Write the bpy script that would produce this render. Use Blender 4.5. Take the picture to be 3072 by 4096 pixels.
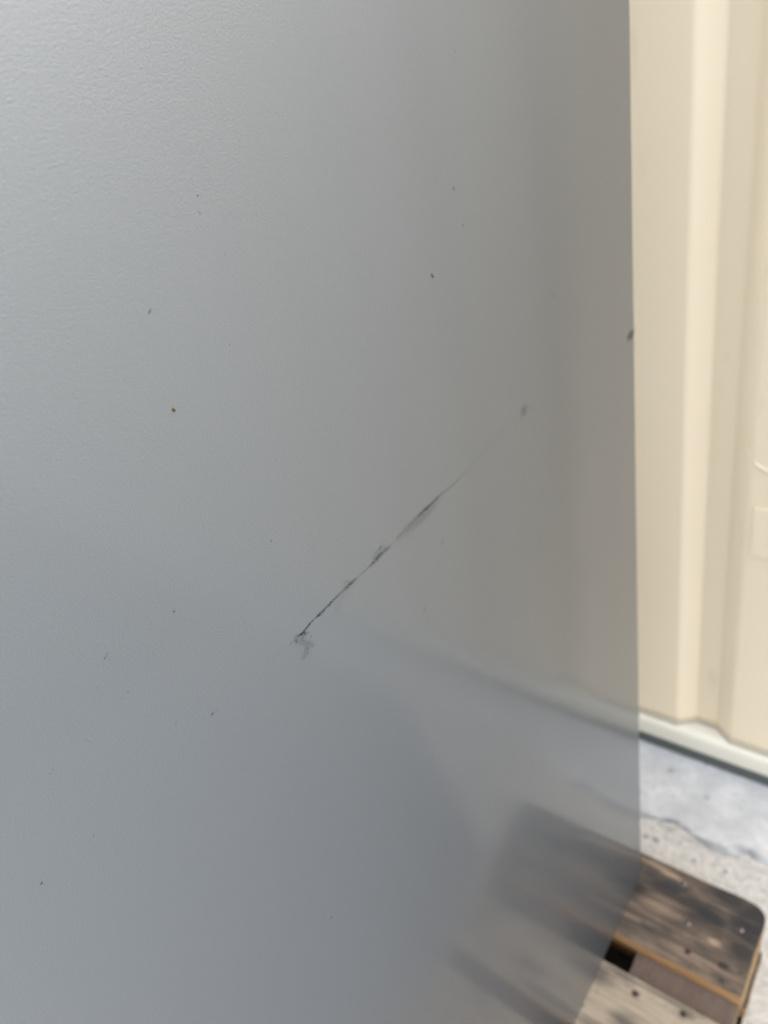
import bpy, bmesh, math, random
from mathutils import Vector, Matrix, noise
random.seed(7)
for o in list(bpy.data.objects): bpy.data.objects.remove(o)
S = bpy.context.scene; COL = S.collection

# ---------------- camera (phone held above a pallet, looking down along the cabinet side)
cd = bpy.data.cameras.new('camera'); cam = bpy.data.objects.new('camera', cd); COL.objects.link(cam)
R_ = Vector((0.79197104, 0.58228556, -0.18364475)); U_ = Vector((-0.18726771, 0.51794549, 0.83466357)); F_ = Vector((-0.58113051, 0.62663865, -0.51924112))
mw = Matrix((R_, U_, -F_)).transposed().to_4x4(); mw.translation = Vector((0.27429396, -0.75012996, 1.21202403)); cam.matrix_world = mw
cd.sensor_fit = 'VERTICAL'; cd.sensor_height = 24; cd.sensor_width = 18; cd.lens = 24 * 3031.8 / 4096
cd.clip_start = .02; cd.clip_end = 500
cd.dof.use_dof = True; cd.dof.focus_distance = .375; cd.dof.aperture_fstop = 4.9
S.camera = cam

# ---------------- sky, sun, exposure
SUN_EL, SUN_AZ = 49, 60            # azimuth measured from +x towards +y
w = bpy.data.worlds.new('World'); S.world = w; w.use_nodes = True; nt = w.node_tree; nt.nodes.clear()
sky = nt.nodes.new('ShaderNodeTexSky'); sky.sky_type = 'NISHITA'; sky.sun_disc = False
sky.sun_elevation = math.radians(SUN_EL); sky.sun_rotation = math.radians(90 - SUN_AZ); sky.dust_density = 3; sky.air_density = 1
hs = nt.nodes.new('ShaderNodeHueSaturation'); hs.inputs['Saturation'].default_value = .28
bg = nt.nodes.new('ShaderNodeBackground'); bg.inputs['Strength'].default_value = .15
wo = nt.nodes.new('ShaderNodeOutputWorld')
nt.links.new(sky.outputs[0], hs.inputs['Color']); nt.links.new(hs.outputs[0], bg.inputs[0]); nt.links.new(bg.outputs[0], wo.inputs[0])
sd = bpy.data.lights.new('sun', 'SUN'); sd.energy = 3.9; sd.angle = math.radians(25); sd.color = (1, .985, .95)
sun = bpy.data.objects.new('sun', sd); COL.objects.link(sun)
el, az = math.radians(SUN_EL), math.radians(SUN_AZ)
sv = Vector((math.cos(el) * math.cos(az), math.cos(el) * math.sin(az), math.sin(el)))
sun.rotation_euler = sv.to_track_quat('Z', 'Y').to_euler(); sun.location = sv * 10
S.view_settings.view_transform = 'Standard'; S.view_settings.look = 'None'; S.view_settings.gamma = 1; S.view_settings.exposure = 2.68
S.view_settings.use_curve_mapping = False
S.cycles.max_bounces = 8; S.cycles.transparent_max_bounces = 16

# ---------------- material helper
class Mat:
    def __init__(s, name, rough=.6, spec=.5):
        s.m = bpy.data.materials.new(name); s.m.use_nodes = True; s.t = s.m.node_tree
        s.b = s.t.nodes['Principled BSDF']; s.b.inputs['Roughness'].default_value = rough; s.b.inputs['Specular IOR Level'].default_value = spec
        s.tc = s.t.nodes.new('ShaderNodeTexCoord')
    def n(s, ty, **kw):
        x = s.t.nodes.new(ty)
        for k, v in kw.items():
            if k in x.inputs: x.inputs[k].default_value = v
            else: setattr(x, k, v)
        return x
    def l(s, a, b): s.t.links.new(a, b)
    def vec(s, scale=(1, 1, 1), loc=(0, 0, 0), rot=(0, 0, 0)):
        m = s.n('ShaderNodeMapping'); m.inputs['Scale'].default_value = scale; m.inputs['Location'].default_value = loc; m.inputs['Rotation'].default_value = rot
        s.l(s.tc.outputs['Object'], m.inputs['Vector']); return m.outputs[0]
    def noise(s, scale, vec=None, detail=4, rough=.55, dist=0):
        x = s.n('ShaderNodeTexNoise'); x.inputs['Scale'].default_value = scale; x.inputs['Detail'].default_value = detail
        x.inputs['Roughness'].default_value = rough; x.inputs['Distortion'].default_value = dist
        s.l(vec if vec is not None else s.tc.outputs['Object'], x.inputs['Vector']); return x.outputs['Fac']
    def ramp(s, fac, stops):
        r = s.n('ShaderNodeValToRGB'); e = r.color_ramp.elements
        while len(e) > 1: e.remove(e[0])
        e[0].position = stops[0][0]; e[0].color = col(stops[0][1])
        for p, c in stops[1:]:
            q = e.new(p); q.color = col(c)
        s.l(fac, r.inputs[0]); return r.outputs[0]
    def mix(s, fac, a, b, mode='MIX'):
        x = s.n('ShaderNodeMix'); x.data_type = 'RGBA'; x.blend_type = mode
        if isinstance(fac, (int, float)): x.inputs[0].default_value = fac
        else: s.l(fac, x.inputs[0])
        for i, v in ((6, a), (7, b)):
            if isinstance(v, (tuple, list)): x.inputs[i].default_value = col(v)
            else: s.l(v, x.inputs[i])
        return x.outputs[2]
    def bump(s, h, strength, dist, prev=None):
        x = s.n('ShaderNodeBump'); x.inputs['Strength'].default_value = strength; x.inputs['Distance'].default_value = dist
        s.l(h, x.inputs['Height'])
        if prev is not None: s.l(prev, x.inputs['Normal'])
        s.l(x.outputs[0], s.b.inputs['Normal']); return x.outputs[0]
    def base(s, v):
        if isinstance(v, (tuple, list)): s.b.inputs['Base Color'].default_value = col(v)
        else: s.l(v, s.b.inputs['Base Color'])
        return s
def patches(m, c, spots, color, warp=.7, wscale=60, soft=.45, stretch=(1, 1, 1)):
    nz = m.noise(wscale, m.vec(stretch), detail=5, rough=.65)
    tot = None
    for x, y, rx, ry, a in spots:
        v = m.vec((1 / rx, 1 / ry, 0), (-x / rx, -y / ry, 0)); L = m.n('ShaderNodeVectorMath'); L.operation = 'LENGTH'; m.l(v, L.inputs[0])
        q = m.n('ShaderNodeMath'); q.operation = 'MULTIPLY_ADD'; m.l(nz, q.inputs[0]); q.inputs[1].default_value = warp * 2; m.l(L.outputs['Value'], q.inputs[2])
        mr = m.n('ShaderNodeMapRange'); m.l(q.outputs[0], mr.inputs[0]); mr.inputs[1].default_value = 1 + warp - soft; mr.inputs[2].default_value = 1 + warp + soft
        mr.inputs[3].default_value = a; mr.inputs[4].default_value = 0
        if tot is None: tot = mr.outputs[0]
        else:
            k = m.n('ShaderNodeMath'); k.operation = 'MAXIMUM'; m.l(tot, k.inputs[0]); m.l(mr.outputs[0], k.inputs[1]); tot = k.outputs[0]
    return m.mix(tot, c, color)
def col(c): return (c, c, c, 1) if isinstance(c, (int, float)) else (tuple(c) + (1,))[:4]
def setp(o, label=None, cat=None, kind=None, group=None):
    for k, v in (('label', label), ('category', cat), ('kind', kind), ('group', group)):
        if v: o[k] = v
    return o
def link(name, me, mats, parent=None):
    if isinstance(me, bmesh.types.BMesh):
        bm = me; bmesh.ops.recalc_face_normals(bm, faces=bm.faces); me = bpy.data.meshes.new(name); bm.to_mesh(me); bm.free()
    for m in (mats if isinstance(mats, (list, tuple)) else [mats]): me.materials.append(m)
    o = bpy.data.objects.new(name, me); COL.objects.link(o)
    if parent: o.parent = parent; o.matrix_parent_inverse = parent.matrix_world.inverted()
    return o
def empty(name, loc):
    o = bpy.data.objects.new(name, None); COL.objects.link(o); o.location = loc; o.empty_display_size = .1
    o.matrix_world = Matrix.Translation(loc); return o
def box(bm, x0, x1, y0, y1, z0, z1, bev=0, seg=2):
    r = bmesh.ops.create_cube(bm, size=1); vs = r['verts']
    for v in vs: v.co = Vector(((x0 + x1) / 2 + v.co.x * (x1 - x0), (y0 + y1) / 2 + v.co.y * (y1 - y0), (z0 + z1) / 2 + v.co.z * (z1 - z0)))
    if bev:
        es = list({e for v in vs for e in v.link_edges})
        bmesh.ops.bevel(bm, geom=es, offset=bev, segments=seg, profile=.6, affect='EDGES')
def smooth(o, ang=40):
    for p in o.data.polygons: p.use_smooth = True
    o.data.set_sharp_from_angle(angle=math.radians(ang))
def prism(bm, pts, z0, z1, bev=0):
    a = [bm.verts.new((x, y, z0)) for x, y in pts]; b = [bm.verts.new((x, y, z1)) for x, y in pts]
    bm.faces.new(a[::-1]); top = bm.faces.new(b); n = len(pts)
    for i in range(n): bm.faces.new((a[i], a[(i + 1) % n], b[(i + 1) % n], b[i]))
    if bev: bmesh.ops.bevel(bm, geom=list(top.edges), offset=bev, segments=2, profile=.5, affect='EDGES')

# ---------------- materials
GROUND_Z = -.144
def concrete():
    m = Mat('rough_concrete', .85, .3)
    big = m.noise(3.2, detail=5); mid = m.noise(75, detail=6, rough=.7); fine = m.noise(230, detail=3, rough=.7)
    c = m.ramp(mid, [(.30, (.46, .42, .37)), (.44, (.70, .65, .58)), (.6, (.88, .83, .75))])
    c = m.mix(.2, c, m.ramp(big, [(.3, (.42, .41, .39)), (.7, (.60, .58, .55))]))
    pits = m.ramp(m.noise(62, m.vec(loc=(3, 1, 0)), 2, .5), [(.24, (1, 1, 1)), (.33, (0, 0, 0))])
    spots = m.ramp(m.noise(24, m.vec(loc=(7, 4, 0)), 5, .7), [(.30, (1, 1, 1)), (.38, (0, 0, 0))])
    c = m.mix(pits, c, (.20, .20, .20)); c = m.mix(m.mix(.5, spots, (0, 0, 0)), c, (.36, .36, .35)); c = m.mix(m.ramp(fine, [(.35, .45), (.55, 0.)]), c, (.44, .42, .385))
    c = patches(m, c, [(-.054, .124, .006, .005, .7), (-.0355, .126, .007, .005, .7), (.03, .155, .05, .005, .25), (.085, .160, .03, .005, .3), (-.03, .162, .02, .006, .3)], (.21, .21, .205), .5, 110)
    m.base(c); n = m.bump(mid, .9, .008); m.bump(fine, .9, .0025, n); return m.m
def mortar():
    m = Mat('smooth_pale_mortar', .7, .35)
    a = m.noise(16, detail=5, rough=.6); b = m.noise(70, detail=4)
    c = m.ramp(a, [(.28, (.40, .40, .39)), (.5, (.53, .525, .51)), (.72, (.67, .65, .625))])
    c = m.mix(m.ramp(b, [(.3, .45), (.45, 0.)]), c, (.36, .38, .40))
    sp = m.ramp(m.noise(38, m.vec(loc=(2, 9, 0)), 2, .5), [(.25, 1.), (.32, 0.)])
    c = m.mix(sp, c, (.27, .28, .29))
    c = patches(m, c, [(-.0245, .171, .012, .008, .9), (-.0165, .173, .008, .007, .9), (-.004, .168, .014, .006, .6), (.05, .160, .03, .005, .6), (.075, .159, .02, .005, .6), (.115, .175, .02, .008, .6), (-.06, .164, .03, .006, .5), (.02, .25, .006, .005, .5), (-.06, .28, .007, .006, .5)], (.20, .205, .21), .6, 90)
    m.base(c); n = m.bump(a, .35, .004); m.bump(b, .4, .0015, n); return m.m
def powder():
    m = Mat('light_grey_textured_powder_coat', .44, .5)
    cl = m.noise(2.3, detail=2)
    m.base(m.ramp(cl, [(.3, (.060, .066, .0715)), (.7, (.063, .069, .0745))]))
    m.b.inputs['Specular IOR Level'].default_value = .85
    p = m.n('ShaderNodeTexVoronoi'); p.feature = 'SMOOTH_F1'; p.inputs['Scale'].default_value = 1100; m.l(m.tc.outputs['Object'], p.inputs['Vector'])
    n1 = m.noise(950, detail=2, rough=.6)
    n = m.bump(n1, .30, .0004); n = m.bump(p.outputs['Distance'], .17, .0003, n)
    m.b.inputs['Coat Weight'].default_value = .54; m.b.inputs['Coat Roughness'].default_value = .125; m.b.inputs['Coat IOR'].default_value = 1.5
    return m.m
def paint(name, c0, c1, rough):
    m = Mat(name, rough, .5)
    a = m.noise(3, detail=3); m.base(m.ramp(a, [(.3, c0), (.7, c1)]))
    d = m.noise(14, m.vec((1, 1, .35)), 5, .6)
    bc = m.mix(m.ramp(d, [(.62, 0.), (.8, .35)]), m.ramp(a, [(.3, c0), (.7, c1)]), (.40, .34, .24)); m.base(bc)
    m.bump(m.noise(8, detail=2), .12, .004); return m.m
def wood(name, axis, c_light, c_mid, c_dark, stain, off, stain_amt=(.42, .60), tans=(), stains=(), streak=1.0):
    m = Mat(name, .8, .25)
    sc = (3.2, 21, 21) if axis == 'x' else (21, 3.2, 21) if axis == 'y' else (26, 26, 3)
    g = m.noise(3.4, m.vec(sc, off), 6, .62, .4); g2 = m.noise(9, m.vec(sc, off), 4, .7)
    c = m.ramp(g, [(.25, c_dark), (.5, c_mid), (.8, c_light)]); c = m.mix(m.ramp(m.noise(7, m.vec((1, 1, 1), off), 5, .6), [(.35, 0.), (.65, .65)]), c, c_mid)
    c = m.mix(m.ramp(g2, [(.4, 0.), (.7, .5)]), c, c_light)
    ssc = (1, 2.1, 1) if axis == 'x' else (2.1, 1, 1)
    st = m.noise(11, m.vec(ssc, off), 5, .6, .3)
    c = m.mix(m.ramp(st, [(stain_amt[0], 0.), (stain_amt[1], .9)]), c, stain)
    sp = m.noise(48, m.vec((1, 1.4, 1), off), 3, .6)
    c = m.mix(m.ramp(sp, [(.62, 0.), (.72, .75)]), c, tuple(v * .5 for v in stain))
    if tans: c = patches(m, c, tans, tuple(v * 1.5 for v in c_light), .6, 90, .5, (.3, 1.2, 1))
    if stains: c = patches(m, c, stains, stain, .8, 85, .55, (.22, 1.5, 1))
    g3s = (2.4, 60, 60) if axis == 'x' else (60, 2.4, 60) if axis == 'y' else (40, 40, 4)
    g3 = m.noise(2.6, m.vec(g3s, (off[2] + 1.7, off[0], off[1])), 5, .7, .6)
    c = m.mix(m.ramp(g3, [(.36, .75 * streak), (.56, 0.)]), c, tuple(v * .45 for v in c_dark)); c = m.mix(m.ramp(g3, [(.58, 0.), (.74, .45 * streak)]), c, c_light)
    m.base(c); n = m.bump(g, .5, .0015); m.bump(g2, .4, .0006, n); return m.m
def yard():
    m = Mat('worn_grey_concrete', .85, .3); a = m.noise(5, detail=5); f = m.noise(260, detail=3, rough=.7)
    c = m.ramp(a, [(.3, (.26, .265, .27)), (.7, (.31, .315, .32))]); c = m.mix(m.ramp(f, [(.4, .6), (.6, 0.)]), c, (.18, .185, .19)); m.base(c); m.bump(f, .6, .003); return m.m
M_yard = yard(); M_far_ground = Mat('darkened_far_ground', .9, .3); M_far_ground.base(M_far_ground.ramp(M_far_ground.noise(6), [(.3, (.05, .052, .055)), (.7, (.075, .077, .08))])); M_far_ground = M_far_ground.m; M_ground = concrete(); M_mortar = mortar(); M_panel = powder()  # unseen far ground is made dark to cut bounce light on the panel
M_cream = paint('cream_wall_paint', (.735, .62, .445), (.755, .64, .465), .42)
M_rail = paint('pale_rail_paint', (.69, .65, .54), (.71, .67, .56), .4)
M_rail_shade = Mat('rail_gap_shade', .9, .2).base((.10, .11, .105)).m  # dark colour stands in for the shadow gap under the rail
M_wood_dark = wood('tar_stained_board', 'x', (.27, .19, .13), (.19, .14, .10), (.10, .08, .062), (.028, .028, .030), (.3, .1, 0), (.42, .68), [(.040, -.016, .016, .004, .9), (.015, -.010, .02, .005, .6), (.128, -.087, .008, .005, .9), (.058, -.075, .03, .018, .25), (.10, -.126, .03, .010, .3)], [(.1085, -.052, .034, .02, 1), (.165, -.035, .034, .042, 1), (.045, -.037, .032, .015, .95), (.08, -.045, .034, .014, .85), (.128, -.012, .036, .016, .9), (.165, -.080, .018, .02, .8), (.012, -.033, .016, .01, .6), (.0, -.065, .012, .014, .7), (.075, -.088, .03, .006, .5), (.15, -.115, .006, .005, .9)])
M_wood_pale = wood('dusty_pale_board', 'x', (.46, .37, .27), (.36, .29, .21), (.22, .18, .135), (.10, .085, .07), (2.3, .7, 0), (.52, .72), (), [(.0, -.215, .02, .014, .8), (.058, -.258, .02, .012, .8), (.0579, -.2139, .0045, .004, 1), (.03, -.200, .03, .004, .7), (.09, -.199, .03, .004, .6), (.125, -.204, .008, .005, .7), (.15, -.23, .02, .01, .5), (.03, -.285, .03, .008, .6)], streak=.4)
M_wood_cross = wood('brown_crosspiece_wood', 'y', (.185, .133, .102), (.152, .11, .085), (.118, .086, .066), (.09, .07, .06), (1.1, 3, 0), (.55, .85), streak=.25)
M_edge = wood('fresh_orange_sawn_edge', 'x', (.56, .33, .15), (.47, .265, .115), (.36, .19, .08), (.22, .13, .07), (4, 2, 0), (.6, .8))
M_end = wood('ochre_end_grain', 'z', (.50, .34, .18), (.40, .26, .13), (.25, .155, .08), (.16, .11, .07), (1, 6, 0), (.5, .75))
M_gap_shade = Mat('deck_gap_shade', .9, .1); M_gap_shade.base(M_gap_shade.ramp(M_gap_shade.noise(40), [(.3, (.008, .008, .008)), (.7, (.02, .017, .015))])); M_gap_shade = M_gap_shade.m  # near-black stands in for the shade inside the deck gap
M_nail = Mat('dull_steel_nail', .35, .5); M_nail.base(M_nail.ramp(M_nail.noise(300), [(.3, (.16, .14, .13)), (.7, (.42, .41, .42))])); M_nail.b.inputs['Metallic'].default_value = .7; M_nail = M_nail.m
M_rust = Mat('nail_rust', .9, .2).base((.06, .035, .03)).m

def mark_mat():
    m = Mat('dark_scuff', .6, .15); m.base((.012, .015, .017))
    a = m.n('ShaderNodeAttribute'); a.attribute_name = 'wear'
    m.l(a.outputs['Fac'], m.b.inputs['Alpha']); return m.m
M_mark = mark_mat()
def speck_mat(name, c0, c1):
    m = Mat(name, 1, .0); m.base(m.ramp(m.noise(900), [(.35, c0), (.65, c1)])); return m.m
M_speck = [speck_mat('brown_grit', (.034, .025, .010), (.052, .038, .016)), speck_mat('olive_grit', (.055, .053, .028), (.08, .075, .045))]

# ---------------- ground
bm = bmesh.new()
xs = [-60, -20, -6, -2] + [-1.2 + .05 * i for i in range(61)] + [2.2, 5, 20, 60]
ys = [-60, -20, -6, -2.2] + [-1.4 + .05 * i for i in range(43)] + [1.5, 5, 20, 60]
grid = [[bm.verts.new((x, y, GROUND_Z + (.003 * noise.noise(Vector((x * 4, y * 4, 0))) - .012))) for x in xs] for y in ys]
for j in range(len(ys) - 1):
    for i in range(len(xs) - 1): bm.faces.new((grid[j][i], grid[j][i + 1], grid[j + 1][i + 1], grid[j + 1][i]))
g = link('ground', bm, M_far_ground); smooth(g, 80); setp(g, 'unseen far ground beyond the concrete, darkened to cut bounce light', 'ground', 'structure')
bm = bmesh.new(); prism(bm, [(.1, -1.25), (1.45, -1.25), (1.45, .4), (.1, .4)], GROUND_Z - .03, GROUND_Z - .004, .003)
g3 = link('concrete_yard', bm, M_yard); setp(g3, 'slightly darker grey concrete paving beside the pale slab', 'ground slab', 'structure')
# concrete slab: pale strip along the wall and under the pallet, edge seen in the cabinet's gloss
edge = [(.225, -1.25), (.225, -.6), (.23, -.2), (.25, -.06), (.40, .037), (.575, .138), (.68, .19), (1.2, .21), (1.45, .22)]
P2 = []
for (x0, y0), (x1, y1) in zip(edge, edge[1:]):
    k = max(1, int(math.hypot(x1 - x0, y1 - y0) / .02))
    for i in range(k):
        t = i / k; x = x0 + (x1 - x0) * t; y = y0 + (y1 - y0) * t
        P2.append((x + .004 * noise.noise(Vector((x * 20, y * 20, 2))), y + .004 * noise.noise(Vector((x * 20, y * 20, 8)))))
P2.append(edge[-1])
bm = bmesh.new(); prism(bm, P2 + [(8, .22), (8, 3), (-8, 3), (-8, -1.25)], GROUND_Z - .03, GROUND_Z, .004)
g2 = link('concrete_slab', bm, M_ground); setp(g2, 'rough pale grey concrete slab under the wooden pallet', 'ground slab', 'structure')
# pale mortar apron poured along the wall foot, broken front edge
edge = [(-.30, .16), (-.2, .175), (-.13, .165), (-.09, .157), (-.075, .158), (-.055, .166), (-.04, .168), (-.018, .1755), (0, .170), (.022, .163), (.048, .155), (.072, .153), (.10, .168), (.115, .176), (.13, .168), (.15, .171), (.19, .20), (.25, .228), (.30, .233), (.37, .225), (.45, .24), (.6, .25), (.9, .22), (1.5, .25), (3.5, .24)]
edge = [(-4, .2), (-1.5, .18), (-.7, .17)] + edge
pts = []
for (x0, y0), (x1, y1) in zip(edge, edge[1:]):
    k = max(1, min(40, int((x1 - x0) / .006)))
    for i in range(k):
        t = i / k; x = x0 + (x1 - x0) * t
        pts.append((x, y0 + (y1 - y0) * t + .004 * noise.noise(Vector((x * 60, 1, 0))) + .002 * noise.noise(Vector((x * 160, 5, 0)))))
pts.append(edge[-1])
bm = bmesh.new(); rows = []
for off, z in ((0, -.150), (.0015, -.140), (.005, -.1365), (.012, -.134), (.03, -.132), (.08, -.1305), (.15, -.1305), (.6, -.1305)):
    rows.append([bm.verts.new((x, y + off, z + (.0025 * noise.noise(Vector((x * 9, (y + off) * 9, 3))) if off > .004 else 0))) for x, y in pts])
for a, b in zip(rows, rows[1:]):
    for i in range(len(pts) - 1): bm.faces.new((a[i], a[i + 1], b[i + 1], b[i]))
ap = link('mortar_apron', bm, M_mortar); smooth(ap, 60); setp(ap, 'bluish white mortar strip with a broken edge along the wall foot', 'ground strip', 'structure')

# ---------------- corrugated wall
wall = empty('corrugated_wall', (0, .36, GROUND_Z)); setp(wall, 'cream painted corrugated metal wall on a pale bottom rail behind the grey cabinet', 'wall')
PER, YF, YB = .215, .3335, .3575
def profile(x0, x1):
    P = []
    k0 = math.floor((x0 + .017) / PER) - 1
    base = [(-.050, YF), (-.020, YB), (.020, YB), (.050, YF)]
    raw = []
    for k in range(k0, int((x1) / PER) + 3):
        for dx, y in base: raw.append((-.0165 + k * PER + dx, y))
    # round every bend
    out = []
    for i, (x, y) in enumerate(raw):
        if i == 0 or i == len(raw) - 1: out.append((x, y)); continue
        a = Vector(raw[i - 1]); b = Vector((x, y)); c = Vector(raw[i + 1]); r = .0052
        p0 = b + (a - b).normalized() * r; p1 = b + (c - b).normalized() * r
        for s in range(5):
            t = s / 4; q = p0 * (1 - t) ** 2 + b * 2 * t * (1 - t) + p1 * t * t; out.append((q.x, q.y))
    return [p for p in out if x0 - .2 < p[0] < x1 + .2]
prof = profile(-3.2, 7.5); ZT = 2.16
bm = bmesh.new(); zs = [-.0455, -.03, 0, .1, .3, .5, .7, .9, 1.1, 1.4, 1.8, ZT]
gr = [[bm.verts.new((x, y + .0012 * noise.noise(Vector((x * 3, z * 2, 1))), z)) for x, y in prof] for z in zs]
for a, b in zip(gr, gr[1:]):
    for i in range(len(prof) - 1): bm.faces.new((a[i], a[i + 1], b[i + 1], b[i]))
cl = link('cladding', bm, M_cream, wall); smooth(cl, 50)
so = cl.modifiers.new('thickness', 'SOLIDIFY'); so.thickness = .0016; so.offset = 0
# sealant line following the sheet where it meets the rail
bm = bmesh.new()
def sweep(bm, path, sect):
    rws = [[bm.verts.new((x, y + dy, z)) for x, y in path] for dy, z in sect]
    for a, b in zip(rws, rws[1:]):
        for i in range(len(path) - 1): bm.faces.new((a[i], a[i + 1], b[i + 1], b[i]))
sweep(bm, prof, [(-.0052, -.0512), (-.0048, -.0478), (-.003, -.0452), (-.0012, -.0435), (.0, -.0425)])
M_seal = paint('beige_sealant', (.36, .33, .26), (.42, .385, .30), .6)
sl = link('sealant_bead', bm, M_seal, wall); smooth(sl, 60)
# bottom rail: rounded folded channel
bm = bmesh.new(); x0, x1 = -3.2, 7.5
sect = [(.372, -.0500), (.335, -.0503), (.328, -.0510), (.3245, -.0525), (.3218, -.0555), (.3203, -.060), (.320, -.066), (.320, -.086), (.3205, -.0915), (.3222, -.0965), (.3245, -.0985), (.3270, -.0985), (.3272, -.0965), (.372, -.0965)]
xx = [x0 + (x1 - x0) * i / 60 for i in range(61)]
rw = [[bm.verts.new((x, y + .0006 * noise.noise(Vector((x * 5, 0, 2))), z)) for x in xx] for y, z in sect]
for a, b in zip(rw, rw[1:]):
    for i in range(60): bm.faces.new((a[i], a[i + 1], b[i + 1], b[i]))
rl = link('bottom_rail', bm, M_rail, wall); smooth(rl, 60)
bm = bmesh.new(); box(bm, -3.2, 7.5, .3275, .372, -.150, -.0975); link('rail_shade_strip', bm, M_rail_shade, wall)  # added strip, coloured dark as the shade below the rail
# crimped joint and raised cover plate on the flat right of the groove
bm = bmesh.new()
pth = [(.022, .3405, .596), (.033, .3375, .586), (.043, .3350, .571), (.056, .3347, .5645), (.135, .3347, .5640)]
N = 8; rings = []
for i, (x, y, z) in enumerate(pth):
    r = (.0015, .0042, .0052, .0046, .0046)[i]
    rings.append([bm.verts.new((x, y + r * .9 * math.cos(2 * math.pi * k / N), z + r * math.sin(2 * math.pi * k / N))) for k in range(N)])
for a, b in zip(rings, rings[1:]):
    for k in range(N): bm.faces.new((a[k], a[(k + 1) % N], b[(k + 1) % N], b[k]))
bm.faces.new(rings[0]); bm.faces.new(rings[-1][::-1])
cr = link('joint_bead', bm, M_cream, wall); smooth(cr, 70)
bm = bmesh.new(); box(bm, .0425, .132, .3305, .3345, .4035, .497, .0014); link('cover_plate', bm, M_cream, wall)

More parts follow.
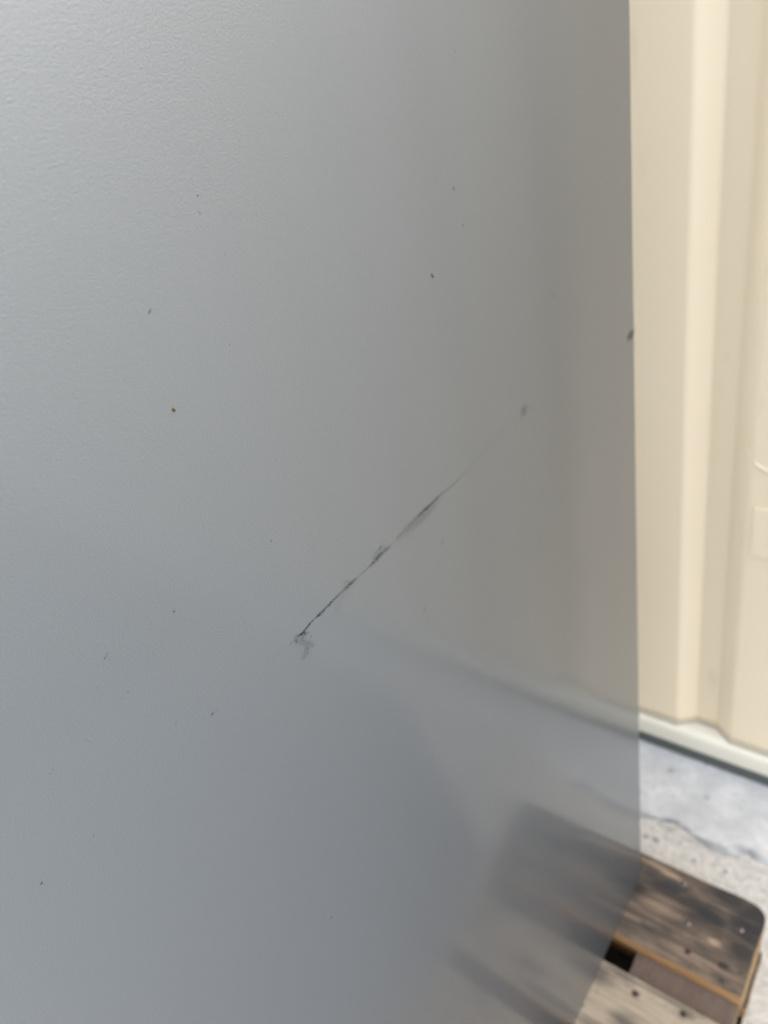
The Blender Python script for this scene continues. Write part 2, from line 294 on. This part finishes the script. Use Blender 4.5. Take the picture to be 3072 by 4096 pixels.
# ---------------- grey cabinet
cab = empty('metal_cabinet', (-.3, -.44, 0)); setp(cab, 'large light grey powder coated metal cabinet with a dark diagonal scratch, standing on the pallet', 'cabinet')
CY0, CY1, CZ = -.86, -.0400, 1.95
bm = bmesh.new(); box(bm, -.022, 0, CY0, CY1, .0012, CZ, .003, 3); pn = link('side_panel', bm, M_panel, cab); smooth(pn, 40)
bm = bmesh.new(); box(bm, -.60, -.0222, CY0 + .004, CY1 - .004, .0015, CZ - .003, .002, 2); bd = link('cabinet_body', bm, M_panel, cab); smooth(bd, 40)
SCRATCH=[[(-0.53883,0.93983,0.00052,0.85),(-0.53355,0.94105,0.00039,0.7),(-0.53075,0.94115,0.00033,0.55),(-0.52867,0.94101,0.00073,0.75),(-0.52629,0.94077,0.0006,0.7),(-0.52376,0.94085,0.00087,0.7),(-0.52075,0.94085,0.00067,0.6),(-0.51774,0.94127,0.00088,0.65),(-0.51464,0.94137,0.00095,0.5),(-0.51169,0.94147,0.00082,0.45),(-0.50867,0.94168,0.00097,0.25),(-0.50384,0.94152,0.00112,0.3),(-0.50062,0.94162,0.0014,0.45),(-0.49755,0.94172,0.00141,0.5),(-0.49402,0.94151,0.00114,0.4),(-0.49175,0.94125,0.00072,0.3),(-0.48876,0.9409,0.00043,0.15),(-0.48409,0.94105,0.00044,0.2),(-0.47842,0.94123,0.00059,0.3),(-0.47459,0.94135,0.00118,0.45),(-0.47064,0.94171,0.00149,0.5),(-0.46662,0.94218,0.00165,0.5),(-0.46366,0.94228,0.00151,0.4),(-0.46036,0.94215,0.00167,0.3),(-0.45693,0.94168,0.00107,0.3),(-0.45383,0.94201,0.00046,0.05),(-0.45025,0.94248,0.00046,0.1),(-0.44655,0.9426,0.0007,0.3),(-0.44214,0.94357,0.00094,0.15),(-0.43388,0.94324,0.00144,0.2),(-0.42726,0.94406,0.00178,0.18),(-0.42082,0.94391,0.00131,0.4),(-0.41646,0.94381,0.00132,0.6),(-0.41206,0.94371,0.00116,0.65),(-0.40709,0.94387,0.00101,0.55),(-0.40186,0.94391,0.00093,0.5),(-0.39549,0.94449,0.00068,0.3),(-0.39025,0.94403,0.00104,0.15),(-0.38343,0.94298,0.00079,0.14),(-0.37498,0.94298,0.00071,0.2),(-0.36748,0.94346,0.00072,0.07),(-0.35993,0.94369,0.00073,0.08),(-0.34426,0.94483,0.00084,0.04),(-0.32226,0.94756,0.00097,0.04),(-0.30529,0.94881,0.00099,0.03),(-0.28218,0.94818,0.00083,0.01)],
 [(-0.57102,0.94126,0.00042,0.05),(-0.55963,0.94016,0.00043,0.08),(-0.54919,0.93949,0.00051,0.12)],
 [(-0.50162,0.94541,0.00125,0.2),(-0.49751,0.94447,0.00098,0.15)],
 [(-0.46318,0.94688,0.0012,0.25),(-0.47251,0.94483,0.00103,0.2)],
 [(-0.44477,0.94171,0.00267,0.09),(-0.43531,0.942,0.00351,0.14),(-0.42177,0.9406,0.00361,0.15),(-0.41079,0.94029,0.00285,0.14),(-0.39915,0.94125,0.00222,0.08)],
 [(-0.51357,0.93358,0.00277,0.06),(-0.50205,0.94157,0.0028,0.05)],
 [(-0.54778,0.94052,0.00022,0.2),(-0.54642,0.93997,0.00035,0.8),(-0.54456,0.93972,0.00064,0.95),(-0.54251,0.9394,0.00097,1.0),(-0.54125,0.93957,0.00055,0.9),(-0.53965,0.94014,0.00036,0.8),(-0.53784,0.94072,0.00026,0.7),(-0.53622,0.94078,0.00055,0.75),(-0.53372,0.94099,0.00029,0.6),(-0.53109,0.94095,0.00036,0.5),(-0.52964,0.941,0.0005,0.6),(-0.52724,0.94082,0.001,0.75),(-0.52555,0.94034,0.00083,0.6)],
 [(-0.54217,0.93707,0.00049,0.7),(-0.5401,0.93674,0.00033,0.6),(-0.53951,0.9378,0.0002,0.4)],
 [(-0.53953,0.9361,0.00036,0.6),(-0.53873,0.9363,0.00049,0.75)],
 [(-0.54257,0.93706,0.00042,0.5),(-0.54407,0.93675,0.00026,0.5),(-0.54541,0.93666,0.00023,0.55),(-0.54621,0.93526,0.00023,0.5),(-0.54644,0.93356,0.00026,0.3)],
 [(-0.55001,0.93954,0.00044,0.55),(-0.54977,0.93955,0.00044,0.55)],
 [(-0.55238,0.94041,0.00041,0.5),(-0.55215,0.94042,0.00041,0.5)],
 [(-0.53783,0.93258,0.00043,0.5),(-0.53758,0.93258,0.00043,0.5)],
 [(-0.54366,0.9382,0.00048,0.6),(-0.54342,0.9382,0.00048,0.6)],
 [(-0.54141,0.9384,0.00065,0.8),(-0.54117,0.9384,0.00065,0.8)],
 [(-0.5389,0.92614,0.0004,0.25),(-0.53764,0.92567,0.00057,0.4)],
 [(-0.54531,0.93555,0.00194,0.2),(-0.53954,0.92721,0.00199,0.18),(-0.54301,0.92769,0.00247,0.22),(-0.5442,0.92554,0.00198,0.2),(-0.54853,0.92469,0.00147,0.14)],
 [(-0.54763,0.93988,0.00191,0.3),(-0.54879,0.93675,0.00096,0.25)]]
FLECKS=[[(-0.61104,1.00796,0.00014,0.26),(-0.60997,1.00789,0.00033,0.81),(-0.60887,1.00787,0.00014,0.34)],
 [(-0.62428,1.01095,0.00013,0.17),(-0.62359,1.01084,0.00027,0.59),(-0.62295,1.01076,0.00013,0.26)],
 [(-0.61786,1.00162,0.00022,0.42),(-0.61738,1.00155,0.00022,0.34)],
 [(-0.64784,1.01137,0.00035,0.59),(-0.64695,1.01184,0.0004,0.64),(-0.64614,1.01238,0.0004,0.42)],
 [(-0.64688,1.00916,0.00018,0.59),(-0.6458,1.01004,0.0002,0.59)],
 [(-0.64174,1.00739,0.00031,0.34),(-0.64138,1.0074,0.00031,0.34)],
 [(-0.65707,1.00155,0.00015,0.26),(-0.65636,1.0014,0.0002,0.38)],
 [(-0.64636,0.98934,0.00021,0.17),(-0.6458,0.98834,0.00026,0.34),(-0.64472,0.98767,0.00021,0.13)],
 [(-0.64939,0.98827,0.00021,0.34),(-0.64902,0.98831,0.00021,0.34)],
 [(-0.64389,0.99426,0.00016,0.21),(-0.64318,0.99478,0.00016,0.17)],
 [(-0.67124,0.98323,0.00025,0.34),(-0.67112,0.98291,0.00025,0.34)],
 [(-0.67056,0.98138,0.0002,0.26),(-0.67002,0.98148,0.0002,0.3)],
 [(-0.61388,0.94164,0.00016,0.42),(-0.61271,0.94195,0.00038,0.85),(-0.61162,0.94226,0.00019,0.59)],
 [(-0.61052,0.94134,0.00016,0.51),(-0.60966,0.94158,0.00029,0.72),(-0.60879,0.94189,0.00016,0.42)],
 [(-0.63198,0.95415,0.00015,0.42),(-0.63113,0.95456,0.0003,0.81),(-0.63016,0.95492,0.00015,0.42)],
 [(-0.61103,0.90217,0.00021,0.1),(-0.60975,0.89731,0.00024,0.19),(-0.6089,0.89331,0.00021,0.09)],
 [(-0.71506,0.93836,0.00024,0.34),(-0.71447,0.93856,0.00042,0.77),(-0.71403,0.93884,0.00028,0.42)],
 [(-0.68851,0.93706,0.0002,0.26),(-0.68803,0.93763,0.00041,0.42)],
 [(-0.69064,0.93653,0.00015,0.51),(-0.6899,0.93646,0.00015,0.51)],
 [(-0.66795,1.0133,0.00018,0.34),(-0.66774,1.01333,0.00018,0.34)],
 [(-0.68947,0.98197,0.00014,0.51),(-0.68909,0.98194,0.00014,0.42)],
 [(-0.68781,0.98232,0.00018,0.3),(-0.68739,0.98237,0.00018,0.3)],
 [(-0.59205,0.72505,0.00058,0.42),(-0.59155,0.72338,0.00058,0.42)],
 [(-0.54403,1.0049,0.00039,0.26),(-0.54361,1.00398,0.00039,0.26)],
 [(-0.40372,0.90764,0.00123,0.1),(-0.40158,0.90946,0.00123,0.13)],
 [(-0.43607,0.8726,0.00124,0.26),(-0.435,0.87392,0.00106,0.21)],
 [(-0.40923,0.89557,0.00108,0.13),(-0.40799,0.89663,0.00108,0.13)],
 [(-0.27445,0.94772,0.0023,0.17),(-0.27092,0.94869,0.00378,0.32),(-0.26704,0.94982,0.00253,0.17)],
 [(-0.52571,1.17167,0.00026,0.42),(-0.52474,1.1718,0.00031,0.51),(-0.52397,1.17116,0.00026,0.42)],
 [(-0.52757,1.16572,0.00021,0.34),(-0.52708,1.16503,0.00026,0.38),(-0.52673,1.16429,0.00016,0.26)],
 [(-0.568,1.1358,0.00025,0.51),(-0.5674,1.13635,0.0003,0.68),(-0.56662,1.13674,0.00035,0.51)],
 [(-0.53251,1.10771,0.00029,0.34),(-0.53217,1.10747,0.0003,0.34)],
 [(-0.52035,1.14554,0.00028,0.26),(-0.52017,1.14528,0.00028,0.26)],
 [(-0.33048,1.12785,0.0009,0.42),(-0.32944,1.12847,0.0008,0.34)],
 [(-0.3253,1.10466,0.00084,0.26),(-0.32404,1.10478,0.00084,0.26)],
 [(-0.31081,1.1994,0.00065,0.26),(-0.30993,1.19955,0.00055,0.26)],
 [(-0.20861,1.01876,0.00175,0.13),(-0.20682,1.01874,0.00146,0.13)],
 [(-0.0596,0.92406,0.00218,0.2),(-0.05492,0.92478,0.00347,0.5),(-0.04847,0.92436,0.00387,0.6),(-0.0443,0.92508,0.00352,0.5),(-0.04128,0.92625,0.0026,0.35)],
 [(-0.04421,0.94442,0.00218,0.1),(-0.04382,0.93879,0.00256,0.16),(-0.04456,0.93447,0.0022,0.08)]]
SPECKS=[(-0.57243, 1.09389, 0.00058, -0.00098, 0.00054, 0.0), (-0.36562, 1.086, 0.00075, -0.0014, 0.0009, 1.0)]
def mark_mesh(name, strokes, step, parent, x=.00012, pad=3.0, seed=0):
    # oriented strip following the main direction of the strokes
    P = [Vector((y, z)) for s in strokes for y, z, w_, d in s]; W = max(w_ for s in strokes for _, _, w_, _ in s)
    far = max(((a - b).length, i, j) for i, a in enumerate(P) for j, b in enumerate(P)) if len(P) > 1 else (0, 0, 0)
    a = P[far[1]]; b = P[far[2]]; e = (b - a).normalized(); n = Vector((-e.y, e.x))
    us = [(p - a).dot(e) for p in P]; vs = [(p - a).dot(n) for p in P]
    m = W * 1.6 + step * 2; u0, u1, v0, v1 = min(us) - m, max(us) + m, min(vs) - m, max(vs) + m
    nu, nv = max(3, int((u1 - u0) / step)), max(3, int((v1 - v0) / step))
    segs = []
    for s in strokes:
        for (y0, z0, w0, d0), (y1, z1, w1, d1) in zip(s, s[1:]): segs.append((Vector((y0, z0)), Vector((y1, z1)), w0, w1, d0, d1))
    verts = []; dens = []
    for j in range(nv + 1):
        for i in range(nu + 1):
            u = u0 + (u1 - u0) * i / nu; v = v0 + (v1 - v0) * j / nv; p = a + e * u + n * v; D = 0.
            for q0, q1, w0, w1, d0, d1 in segs:
                r = q1 - q0; L = r.length_squared; t = max(0, min(1, (p - q0).dot(r) / L if L else 0))
                ww = 1.25 * (w0 + (w1 - w0) * t); dist = (p - q0 - r * t).length
                if dist > ww * 2.2: continue
                dd = (d0 + (d1 - d0) * t) * math.exp(-(dist / (ww * .85)) ** 2.6)
                D = max(D, dd)
            if D > 0:
                k = .5 + .5 * noise.noise(Vector((u * 650, v * 1300, seed)))
                k2 = .5 + .5 * noise.noise(Vector((u * 420, v * 1700, seed + 4)))
                k = max(0, min(1, (k - .28) / .4)); k2 = max(0, min(1, (k2 - .2) / .55)); f = (.18 + 1.05 * k * k * (3 - 2 * k)) * (.45 + .85 * k2)
                D = D * 1.25 * (f if D < .8 else .5 + .5 * f)
            verts.append((x, p.x, p.y)); dens.append(max(0, min(.97, D)))
    faces = []; wd = nu + 1
    for j in range(nv):
        for i in range(nu):
            q = (j * wd + i, j * wd + i + 1, (j + 1) * wd + i + 1, (j + 1) * wd + i)
            if max(dens[k] for k in q) > .004: faces.append(q)
    me = bpy.data.meshes.new(name); me.from_pydata(verts, [], faces)
    at = me.attributes.new('wear', 'FLOAT', 'POINT')
    for i, d in enumerate(dens): at.data[i].value = d
    bm = bmesh.new(); bm.from_mesh(me)
    bmesh.ops.delete(bm, geom=[v for v in bm.verts if not v.link_faces], context='VERTS')
    bm.to_mesh(me); bm.free()
    return link(name, me, M_mark, parent)
sc = mark_mesh('scratch', SCRATCH, .00028, cab); sc['label'] = 'long dark diagonal scratch ending in a smudged black gouge'
for i, s in enumerate(FLECKS): mark_mesh('scuff_mark', [s], .00014, cab, seed=i * 3.7)
for y, z, dy, dz, w_, c in SPECKS:
    bm = bmesh.new(); bmesh.ops.create_icosphere(bm, subdivisions=3, radius=1)
    L = math.hypot(dy, dz); e = Vector((0, dy, dz)).normalized(); n = Vector((0, -e.z, e.y))
    for v in bm.verts:
        c0 = v.co.copy(); wob = 1 + .35 * noise.noise(c0 * 1.6 + Vector((c * 5, 0, 0)))
        v.co = Vector((.0001 + .0004 * c0.z * wob, y, z)) + e * (c0.x * L * wob) + n * (c0.y * w_ * wob * (1 - .25 * c0.x))
    o = link('grit_speck', bm, M_speck[int(c)], cab); smooth(o, 80); o['label'] = ('brown grit speck', 'olive grit speck')[int(c)]

# ---------------- pallet
pal = empty('wooden_pallet', (-.42, -.40, GROUND_Z)); setp(pal, 'weathered wooden pallet with a tar stained outer board, under the grey cabinet', 'pallet')
XL, XR = -1.02, .181
def rounded(xa, xb, ya, yb, corners, r=.022):
    pts = []
    for cx, cy, sx, sy, k in ((xa, ya, 1, 1, 0), (xb, ya, -1, 1, 1), (xb, yb, -1, -1, 2), (xa, yb, 1, -1, 3)):
        if k in corners:
            c = Vector((cx + sx * r, cy + sy * r)); a0 = {0: 180, 1: 270, 2: 0, 3: 90}[k]
            for s in range(7):
                t = math.radians(a0 + 90 * s / 6); pts.append((c.x + r * math.cos(t), c.y + r * math.sin(t)))
        else: pts.append((cx, cy))
    return pts
def board(name, pts, z0, z1, mats, seed):
    bm = bmesh.new(); 
    # resample the outline so the edges can waver like sawn, knocked timber
    P = []
    for (xa, ya), (xb, yb) in zip(pts, pts[1:] + pts[:1]):
        L = math.hypot(xb - xa, yb - ya); k = max(1, int(L / .012))
        for i in range(k): P.append((xa + (xb - xa) * i / k, ya + (yb - ya) * i / k))
    Q = []
    for x, y in P:
        q = Vector((x * 18, y * 18, seed)); Q.append((x + .0016 * noise.noise(q) + .0008 * noise.noise(q * 5), y + .0014 * noise.noise(q + Vector((9, 0, 0))) + .0005 * noise.noise(q * 4)))
    prism(bm, Q, z0, z1, .0016)
    bmesh.ops.recalc_face_normals(bm, faces=bm.faces)
    for f in bm.faces:
        if f.normal.z > .5 or f.normal.z < -.5: f.material_index = 0
        elif abs(f.normal.x) > .6: f.material_index = 2
        else: f.material_index = 1
    return link(name, bm, mats, pal)
rows_ = [(-.1465, -.0, M_wood_dark, (1, 2) and (2,)), (-.2960, -.1945, M_wood_pale, ()), (-.4725, -.3275, M_wood_pale, ()), (-.605, -.505, M_wood_pale, ()), (-.80, -.655, M_wood_dark, ())]
for i, (ya, yb, mt, _) in enumerate(rows_):
    cs = {0: (2, 3), 4: (0, 1)}.get(i, ())
    o = board('top_board', rounded(XL, XR, ya, yb, cs), -.022, -.0, [mt, M_edge, M_end], i * 3.1)
    if i == 0: o['label'] = 'tar stained outer top board with a rounded corner'
for xa, xb in ((XL + .002, XL + .145), (-.49, -.345), (.0335, XR - .001)):
    board('crosspiece', rounded(xa, xb, -.799, -.001, (1, 2) if xb > 0 else (0, 3) if xa < -1 else (), .024), -.0445, -.0225, [M_wood_cross, M_end, M_end], xa * 7)
for xa, xb in ((XL + .004, XL + .145), (-.49, -.345), (.036, XR - .004)):
    for ya, yb in ((-.796, -.699), (-.4725, -.3275), (-.104, -.004)):
        board('block', rounded(xa, xb, ya, yb, ()), -.1215, -.045, [M_end, M_end, M_end], xa + ya)
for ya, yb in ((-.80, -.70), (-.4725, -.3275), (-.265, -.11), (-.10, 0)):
    board('bottom_board', rounded(XL, XR, ya, yb, ()), -.1435, -.122, [M_gap_shade if ya == -.265 else M_wood_dark, M_edge, M_end], ya * 9)  # extra board below the deck gap is added, painted black as shade
for x, y, br in ((.063, -.0195, 1), (.088, -.0795, 1), (.1563, -.050, 1), (.1015, -.1195, 0), (.147, -.115, 0), (.058, -.214, 0), (.123, -.2055, 0), (.148, -.262, 0)):
    bm = bmesh.new(); bmesh.ops.create_cone(bm, cap_ends=True, segments=16, radius1=.0029, radius2=.0023, depth=.0010, matrix=Matrix.Translation((x, y, .0001)))
    bmesh.ops.create_cone(bm, cap_ends=True, segments=14, radius1=.0046, radius2=.0040, depth=.0005, matrix=Matrix.Translation((x - .0022, y - .001, .0001)))
    nb = link('nail', bm, [M_nail if br else M_rust, M_rust], pal)
    if br:
        for p in nb.data.polygons:
            if p.center.z < .0004 and abs(p.center.x - (x - .0022)) < .0058 and len(p.vertices) == 14: p.material_index = 1
